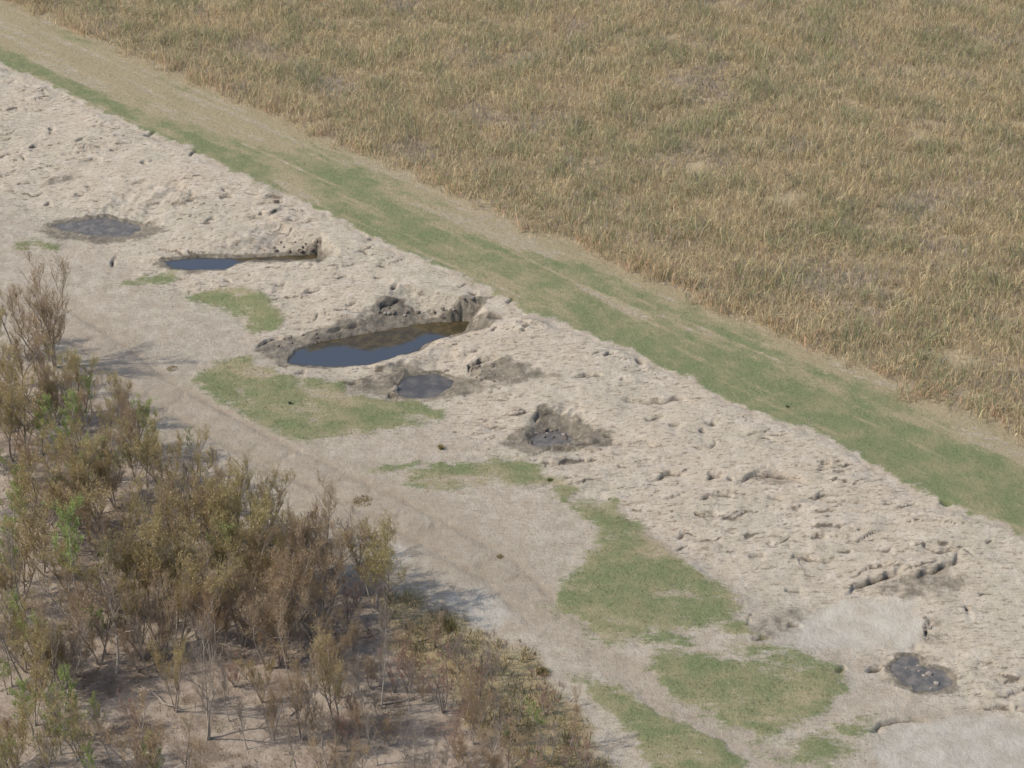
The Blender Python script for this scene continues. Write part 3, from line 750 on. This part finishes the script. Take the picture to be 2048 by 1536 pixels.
# kind, foot x, foot y, top y in the photograph, spread, label, short name for its neighbours
TREES = [
    ('russet', 112, 735, 496, 1.12, 'tall reddish brown plume of a shrub above the thicket, beside the sandy flat', 'the tall reddish plume'),
    ('russet', 66, 705, 560, 1.3, 'reddish brown shrub beside the tall plume on its left', 'the shrub left of the plume'),
    ('bare', 24, 690, 540, 1.3, 'grey leafless shrub, farthest left behind the tall plume', 'the far left grey shrub'),
    ('olive', -12, 720, 575, 1.2, 'olive shrub at the very left margin beyond the tall plume', 'the far left olive shrub'),
    ('russet', 88, 780, 655, 1.3, 'dense chestnut shrub filling the foot of the tall plume', 'the dense chestnut shrub'),
    ('russet', 42, 772, 625, 1.3, 'brown shrub with upright twigs left of the dense chestnut one', 'the brown left margin shrub'),
    ('green', 96, 742, 668, .9, 'dark green sapling tucked under the tall reddish plume', 'the tucked green sapling'),
    ('green', 186, 838, 745, .9, 'small green sapling at the thicket edge beside the bare sandy track', 'the small green edge sapling'),
    ('russet', 118, 850, 722, 1.2, 'broad russet shrub just in front of the tall reddish plume', 'the broad russet shrub'),
    ('olive', 148, 965, 822, 1.1, 'rounded olive brown sapling in front of the broad russet shrub at the left edge', 'the rounded olive sapling'),
    ('olive', 268, 965, 818, 1.1, 'full olive crown at the thicket rim, highest beside the dusty track', 'the full olive rim crown'),
    ('olive', 340, 1010, 855, 1.15, 'olive and rust coloured sapling leaning out at the thicket rim beside pale sand', 'the rust and olive rim sapling'),
    ('green', 384, 925, 862, .9, 'tiny dark green sapling topping the rust and olive rim', 'the tiny dark green sapling'),
    ('bare', 388, 1042, 905, .8, 'thin forked leafless sapling standing out against the pale sand patch', 'the thin forked sapling'),
    ('bare', 440, 1008, 888, .75, 'short leafless sapling right of the forked one, against pale sand', 'the short leafless sapling'),
    ('bare', 502, 1062, 905, .6, 'tallest spindly leafless sapling alone beside the track, above the reddish shrub', 'the spindly lone sapling'),
    ('pink', 568, 1098, 998, 1.35, 'pinkish red twiggy shrub, brightest red of the thicket rim', 'the pinkish red shrub'),
    ('green', 132, 1055, 948, 1.15, 'bushy bright green sapling below the rounded olive one at the left edge', 'the bushy bright green sapling'),
    ('green', 156, 1228, 1010, .95, 'tall bright green sapling on a straight pale trunk over dark litter', 'the pale trunked green sapling'),
    ('olive', 335, 1190, 1000, 1.1, 'tall olive sapling in the dense middle of the thicket with dark stems', 'the tall middle olive sapling'),
    ('olive', 258, 1120, 955, 1.0, 'olive sapling with a dark bare lower trunk beside a grey sand gap', 'the dark trunked olive sapling'),
    ('olive', 425, 1185, 1015, 1.2, 'broad olive brown crown below the pale sand patch', 'the broad olive crown'),
    ('russet', 648, 1245, 1050, 1.2, 'large rust brown shrub at the right shoulder of the thicket', 'the large rust brown shrub'),
    ('bare', 728, 1190, 1035, 1.3, 'dense grey brown leafless shrub at the right corner of the thicket', 'the dense grey corner shrub'),
    ('green', 212, 1310, 1192, 1.1, 'leafy green sapling in the open litter left of the dense middle', 'the leafy green sapling'),
    ('green', 150, 1480, 1350, 1.1, 'green sapling low in the open litter near the bottom left corner', 'the low green corner sapling'),
    ('green', 205, 1492, 1395, .8, 'slim pale green sapling, second from the bottom left corner', 'the slim pale green sapling'),
    ('olive', 352, 1425, 1262, .85, 'yellowish green sapling beside a curved fallen stick on bare sand', 'the yellowish sapling'),
    ('bare', 415, 1478, 1225, .95, 'forked leafless sapling with wide pale arms, foremost in the bare clearing', 'the wide forked sapling'),
    ('russet', 545, 1482, 1330, .8, 'dark stemmed brown shrub right of the wide forked sapling', 'the dark stemmed shrub'),
    ('russet', 602, 1480, 1262, .75, 'tall slim rusty sapling with a long bare dark trunk at the clearing', 'the tall slim rusty sapling'),
    ('olive', 672, 1455, 1255, 1.0, 'orange tinged olive sapling at the right of the bare clearing', 'the orange tinged sapling'),
    ('bare', 762, 1418, 1215, .7, 'sparse sapling with a dark bent trunk right of the orange tinged one', 'the bent trunk sapling'),
    ('bare', 738, 1492, 1330, .7, 'thin pale stemmed leafless sapling in front of the bent trunk one', 'the pale stemmed sapling'),
    ('pink', 885, 1425, 1285, 1.15, 'reddish brown twiggy shrub among the dry yellow grass', 'the reddish grass edge shrub'),
    ('russet', 945, 1490, 1335, .9, 'sparse brown shrub at the right end of the dry yellow grass', 'the sparse brown shrub'),
    ('green', 1085, 1488, 1405, 1.1, 'isolated green sapling near the bottom beside the grassy track verge', 'the isolated green sapling'),
    ('green', 1010, 1490, 1450, 1.0, 'smallest bright green sapling left of the isolated one at the bottom', 'the smallest green sapling'),
    ('russet', 1140, 1500, 1385, .8, 'brown weedy shrub, rightmost of all, beside the track verge', 'the weedy brown shrub'),
    ('olive', 480, 1130, 1010, 1.0, 'olive sapling directly in front of the spindly lone sapling', 'the olive sapling below the spindly one'),
    ('russet', 430, 1330, 1130, 1.1, 'big brown shrub at the centre of the thicket above the wide forked sapling', 'the big central brown shrub'),
    ('russet', 560, 1330, 1130, 1.1, 'big rusty shrub between the central brown one and the right shoulder', 'the big rusty shrub'),
    ('russet', 330, 1315, 1150, 1.0, 'brown shrub left of the central one, above the yellowish sapling', 'the left brown shrub'),
]
r = np.random.default_rng(5)
marks = []
for k, px, by, ty, fat, lab, short in TREES:
    p, h = tree_height(px, by, ty)
    plant(k, p, h, lab, r, fat)
    marks.append((px, by, short)); tree_list.append((px, by))
ADJ = {'olive': ['olive brown', 'dull olive', 'brownish olive', 'tawny olive'], 'russet': ['russet', 'rusty brown', 'chestnut brown', 'fox brown'], 'green': ['fresh green', 'bright green', 'leafy green'], 'bare': ['leafless', 'bare grey', 'twiggy bare'], 'pink': ['reddish', 'pinkish brown']}
used = set()
wpoly = np.array([(-60, 800), (82, 752), (190, 812), (300, 872), (400, 965), (470, 1050), (620, 1110), (740, 1150), (790, 1230), (850, 1330), (1000, 1470), (1110, 1510), (1120, 1640), (-60, 1640)], float)
cand = 0; made = 0
while made < 168 and cand < 22000:
    cand += 1
    px, py = r.uniform(-50, 1100), r.uniform(760, 1600)
    if signed_dist(np.array([px]), np.array([py]), wpoly, 500.)[0] < 12: continue
    clearing = ((px - 560) / 330) ** 2 + ((py - 1470) / 130) ** 2 < 1 or ((px - 270) / 130) ** 2 + ((py - 1440) / 90) ** 2 < 1 or ((px - 130) / 80) ** 2 + ((py - 1270) / 80) ** 2 < 1 or (px > 740 and py > 1250) or ((px - 250) / 60) ** 2 + ((py - 1090) / 40) ** 2 < 1
    if clearing and r.random() > .22: continue
    gap_ = 26 if not clearing else 50
    if min(math.hypot(px - a, (py - b) * 1.5) for a, b in tree_list) < gap_: continue
    u = r.random()
    if clearing: kind = 'bare' if u < .6 else ('russet' if u < .8 else ('pink' if u < .9 else 'olive'))
    elif px < 260: kind = 'green' if u < (.42 if py > 900 else .08) else ('olive' if u < .68 else ('russet' if u < .85 else 'bare'))
    elif px > 600: kind = 'russet' if u < .48 else ('bare' if u < .72 else ('olive' if u < .9 else 'pink'))
    else: kind = 'olive' if u < (.58 if py < 1200 else .36) else ('russet' if u < .80 else ('bare' if u < .94 else 'green'))
    hpx = {'olive': 170, 'russet': 160, 'green': 125, 'bare': 160, 'pink': 105}[kind] * r.uniform(.65, 1.15) * (.75 if clearing else 1) * (.72 if py < 860 else 1)
    near = sorted(marks, key=lambda q: math.hypot(q[0] - px, (q[1] - py) * 1.5))
    noun = 'shrub' if kind in ('russet', 'pink') else 'sapling'
    lab = None
    size = 'small' if hpx < 110 else ('tall' if hpx > 155 else 'middling')
    for q in near[:6]:
        dx, dy = px - q[0], (py - q[1]) * 1.6
        d = 'left of' if dx < -abs(dy) else 'right of' if dx > abs(dy) else 'behind' if dy < 0 else 'in front of'
        for adv in ('just', 'a little'):
            for a in ADJ[kind]:
                cl = f'{size} {a} {noun} {adv} {d} {q[2]}'
                if (kind, noun, d, q[2], size) not in used: lab = cl; break
            if lab: break
        if lab: used.add((kind, noun, d, q[2], size)); break
    if lab is None: continue
    p, h = tree_height(px, py, py - hpx)
    if not math.isfinite(h): continue
    plant(kind, p, h, lab, r, r.uniform(1.0, 1.4))
    tree_list.append((px, py)); made += 1

# low dry scrub among the yellow grass, from the thicket's right shoulder to the bottom of the slope
SCR = np.array([(640, 1330), (760, 1240), (850, 1270), (960, 1330), (1080, 1400), (1170, 1490), (1200, 1600), (560, 1600)], float)
made = cand = 0
while made < 62 and cand < 4000:
    cand += 1
    px, py = r.uniform(600, 1200), r.uniform(1240, 1590)
    if signed_dist(np.array([px]), np.array([py]), SCR, 500.)[0] < 8 or min(math.hypot(px - a, (py - b) * 1.5) for a, b in tree_list) < 20: continue
    kind = ('bare', 'russet', 'pink', 'bare')[r.integers(0, 4)]
    p, h = tree_height(px, py, py - r.uniform(45, 100))
    if not math.isfinite(h): continue
    plant(kind, p, h, {'bare': 'low grey leafless scrub twig clump in the dry yellow grass by the track', 'russet': 'low brown scrub clump in the dry yellow grass by the track', 'pink': 'low reddish scrub clump in the dry yellow grass by the track'}[kind], r, r.uniform(1.1, 1.6), group={'bare': 'low leafless scrub in the dry grass', 'russet': 'low brown scrub in the dry grass', 'pink': 'low reddish scrub in the dry grass'}[kind])
    tree_list.append((px, py)); made += 1

# ------------------------------------------------------------------ small plants, clods, sticks
def thing_mesh(name, me, loc, label, cat, group=None, rz=0.0, sc=1.0):
    o = bpy.data.objects.new(name, me); COL.objects.link(o)
    o.location = loc; o.rotation_euler = (0, 0, rz)
    o.scale = (sc,) * 3 if np.isscalar(sc) else sc
    o['label'] = label; o['category'] = cat
    if group: o['group'] = group
    return o
def tuft_mesh(name, n, rad, h, cols, seed, lean=.8):
    r = np.random.default_rng(seed)
    a = r.uniform(0, 6.28, n); q = rad * np.sqrt(r.uniform(0, 1, n))
    c = np.array(cols)[r.integers(0, len(cols), n)] * r.uniform(.75, 1.2, (n, 1))
    v, f, t, tc = blades(np.cos(a) * q, np.sin(a) * q, np.zeros(n), h * r.uniform(.5, 1.2, n), r.uniform(.012, .026, n), lean, c, r)
    return mesh_np(name, v, [f, t], BLADE, {'tint': tc})
OL = [(.15, .13, .05), (.11, .10, .04), (.22, .17, .08)]; ST = [(.38, .28, .12), (.28, .22, .10), (.20, .18, .07)]; DK = [(.16, .13, .09), (.22, .18, .12)]; GR = [(.12, .16, .05), (.17, .18, .07)]
for i, (px, py, rad, h, cols, lab) in enumerate([
    (890, 1256, .36, .34, OL, 'dark olive tussock on the dry grass slope beside the track'),
    (725, 1004, .35, .10, ST, 'low yellow grass tuft on the dusty track below the spindly sapling'),
    (1000, 1114, .12, .05, ST, 'little straw tuft beside the wheel track in bare soil'),
    (345, 738, .22, .06, ST, 'low dry weed patch lying alone on the sandy flat'),
    (882, 898, .07, .22, ST, 'thin upright weed on bare clay above the mown patch'),
    (580, 808, .05, .10, DK, 'tiny dark weed standing in the big mown green patch'),
    (1100, 962, .10, .10, GR, 'green weed at the ragged edge of the lower mown patch'),
    (1575, 815, .05, .08, GR, 'dark green weed on the levee crest grass'),
    (1085, 1346, .20, .22, ST, 'pale straw tussock at the lower verge of the track'),
]):
    thing_mesh('grass_tussock', tuft_mesh('grass_tussock', int(60 + 420 * rad), rad, h, cols, 400 + i), spot(px, py), lab, 'grass tussock')

def clod_material(name, a, b):
    m = NT(name); m.color(m.mix(m.ramp(m.noise(9.0, 5), .35, .65), a, b)); m.rough(.95); m.bump(m.noise(22, 5), .03); return m.m
CL = {'pale': clod_material('dry_clay', (.27, .23, .185), (.20, .165, .13)), 'dark': clod_material('damp_clay', (.16, .125, .095), (.10, .08, .062))}
import bmesh
def clod_mesh(seed, mat):
    bm = bmesh.new(); bmesh.ops.create_icosphere(bm, subdivisions=3, radius=1.0)
    rr = np.random.default_rng(seed); pl = rr.normal(0, 1, (9, 3)); pl /= np.linalg.norm(pl, axis=1)[:, None]; cut = rr.uniform(.62, .95, 9)
    for v in bm.verts:
        p = np.array(v.co)
        for nrm, c in zip(pl, cut):
            e = p @ nrm - c
            if e > 0: p = p - nrm * e * .97
        p = p * (1 + .10 * math.sin(7 * p[0] + seed) * math.sin(6 * p[1] + 2) * math.cos(5 * p[2]))
        p[2] *= .62
        v.co = p
    me = bpy.data.meshes.new('soil_clod'); bm.to_mesh(me); bm.free(); me.materials.append(mat); return me
CM = {k: [clod_mesh(50 + i, CL[k]) for i in range(5)] for k in CL}
r = np.random.default_rng(77)
def clod(px, py, size, tone, lab, group):
    p = spot(px, py)
    for poly, zw, mk in pond_info:
        if signed_dist(p[None, 0], p[None, 1], poly, 1.)[0] > 0: p = at_z(px, py, zw); break
    p = p + np.array([0, 0, .05 * size])
    thing_mesh('soil_clod', CM[tone][r.integers(0, 5)], p, lab, 'clod of clay', group, r.uniform(0, 6.28), (size * r.uniform(.8, 1.2), size * r.uniform(.7, 1.1), size))
MG = 'pale clods lying in the grey mud pool'
for px, py, s, lab in [(1858, 1348, .13, 'largest pale clod in the middle of the grey mud pool'), (1848, 1351, .08, 'pale clod touching the largest one in the grey mud pool, left side'),
                       (1873, 1367, .10, 'pale clod near the right rim of the grey mud pool'), (1862, 1377, .06, 'small clod at the lower rim of the grey mud pool'),
                       (1838, 1332, .08, 'clod at the upper rim of the grey mud pool beside dry silt'), (1856, 1330, .06, 'little clod right of the upper rim clod in the mud pool'),
                       (1838, 1343, .06, 'little clod between rim and largest one in the grey mud pool'), (1812, 1336, .05, 'single clod near the left rim of the grey mud pool')]:
    clod(px, py, s, 'pale', lab, MG)
HG = 'clay lumps fallen into the square hole'
for i in range(14):
    clod(r.uniform(1072, 1135), r.uniform(858, 878), r.uniform(.05, .11), 'pale' if i % 4 == 0 else 'dark', 'pale clay lump among the rubble at the head of the small dark hole' if i % 4 == 0 else 'dark clay lump among the rubble at the head of the small dark hole', HG if i % 4 == 0 else 'dark lumps in the small hole')
for i in range(22):
    t = r.uniform(0, 1); clod(760 + t * 190 + r.normal(0, 12), 630 - 6 * t + r.normal(0, 7), r.uniform(.05, .12), 'dark' if i % 2 else 'pale',
        ('dark' if i % 2 else 'pale') + ' lump of broken clay on the bank above the largest pond', ('dark' if i % 2 else 'pale') + ' lumps above the largest pond')
for i in range(16):
    t = r.uniform(0, 1); clod(525 + t * 110 + r.normal(0, 12), 694 - 22 * t + r.normal(0, 8), r.uniform(.04, .10), 'dark', 'dark lump of clay on the left shore of the largest pond', 'dark lumps on the left shore')
for i in range(16):
    clod(r.uniform(540, 650), r.uniform(484, 506), r.uniform(.05, .12), 'dark', 'dark lump of clay on the bank above the narrow pond', 'dark lumps above the narrow pond')
for i in range(12):
    clod(r.uniform(935, 1000), r.uniform(722, 765), r.uniform(.05, .11), 'dark', 'dark lump of clay on the slumped face beside the small muddy pond', 'dark lumps on the slumped face')
for i in range(10):
    clod(r.uniform(1845, 1862), r.uniform(1235, 1290), r.uniform(.05, .11), 'pale', 'pale clod in the row along the right rim of the flat grey silt', 'clods along the silt rim')
clod(790, 778, .16, 'pale', 'pale slab of clay at the left shore of the small muddy pond', None or 'slabs by the small muddy pond')
clod(1618, 842, .05, 'pale', 'small whitish lump at the grass edge of the levee crest', 'single lumps on the crest')

def stick(path_px, rad, mat, lab, lift=.03):
    P = np.array([spot(*q) for q in path_px]); P[:, 2] += lift
    P = P + np.r_[0, np.cumsum(np.linalg.norm(np.diff(P[:, :2], axis=0), axis=1))][:, None] * np.array([[0, 0, .05]])
    t = np.linspace(0, len(P) - 1, 3 * len(P)); Q = np.stack([np.interp(t, np.arange(len(P)), P[:, k]) for k in range(3)], -1)
    c = Q.mean(0); v, f = tube(Q - c, np.linspace(rad, rad * .45, len(Q)), 6)
    thing_mesh('fallen_branch', mesh_np('fallen_branch', v, [f], mat, smooth=True), c, lab, 'branch')
stick([(62, 1016), (96, 1008), (122, 1003), (150, 990)], .035, BARK['pale'], 'pale bleached branch lying across the litter at the left edge')
stick([(282, 1375), (312, 1393), (330, 1413), (362, 1421)], .045, BARK['dark'], 'curved dark branch lying on the bare sand left of the clearing')
stick([(352, 1300), (372, 1268), (388, 1240)], .03, BARK['pale'], 'pale slanting branch propped among the brown shrubs')
stick([(580, 1434), (606, 1412), (618, 1398)], .03, BARK['dark'], 'dark strip standing in for a shadow on the clearing floor beside the slim rusty sapling')  # dark stick laid in place of a trunk's cast shadow
stick([(755, 1412), (790, 1408), (830, 1398), (850, 1390)], .03, BARK['dark'], 'thin dark strip standing in for the shadow below the bent trunk sapling')  # no branch here: a dark strip shaped as the sapling's cast shadow
stick([(836, 1286), (860, 1280), (886, 1276)], .025, BARK['dark'], 'thin branch lying in the dry yellow grass under the tussock')
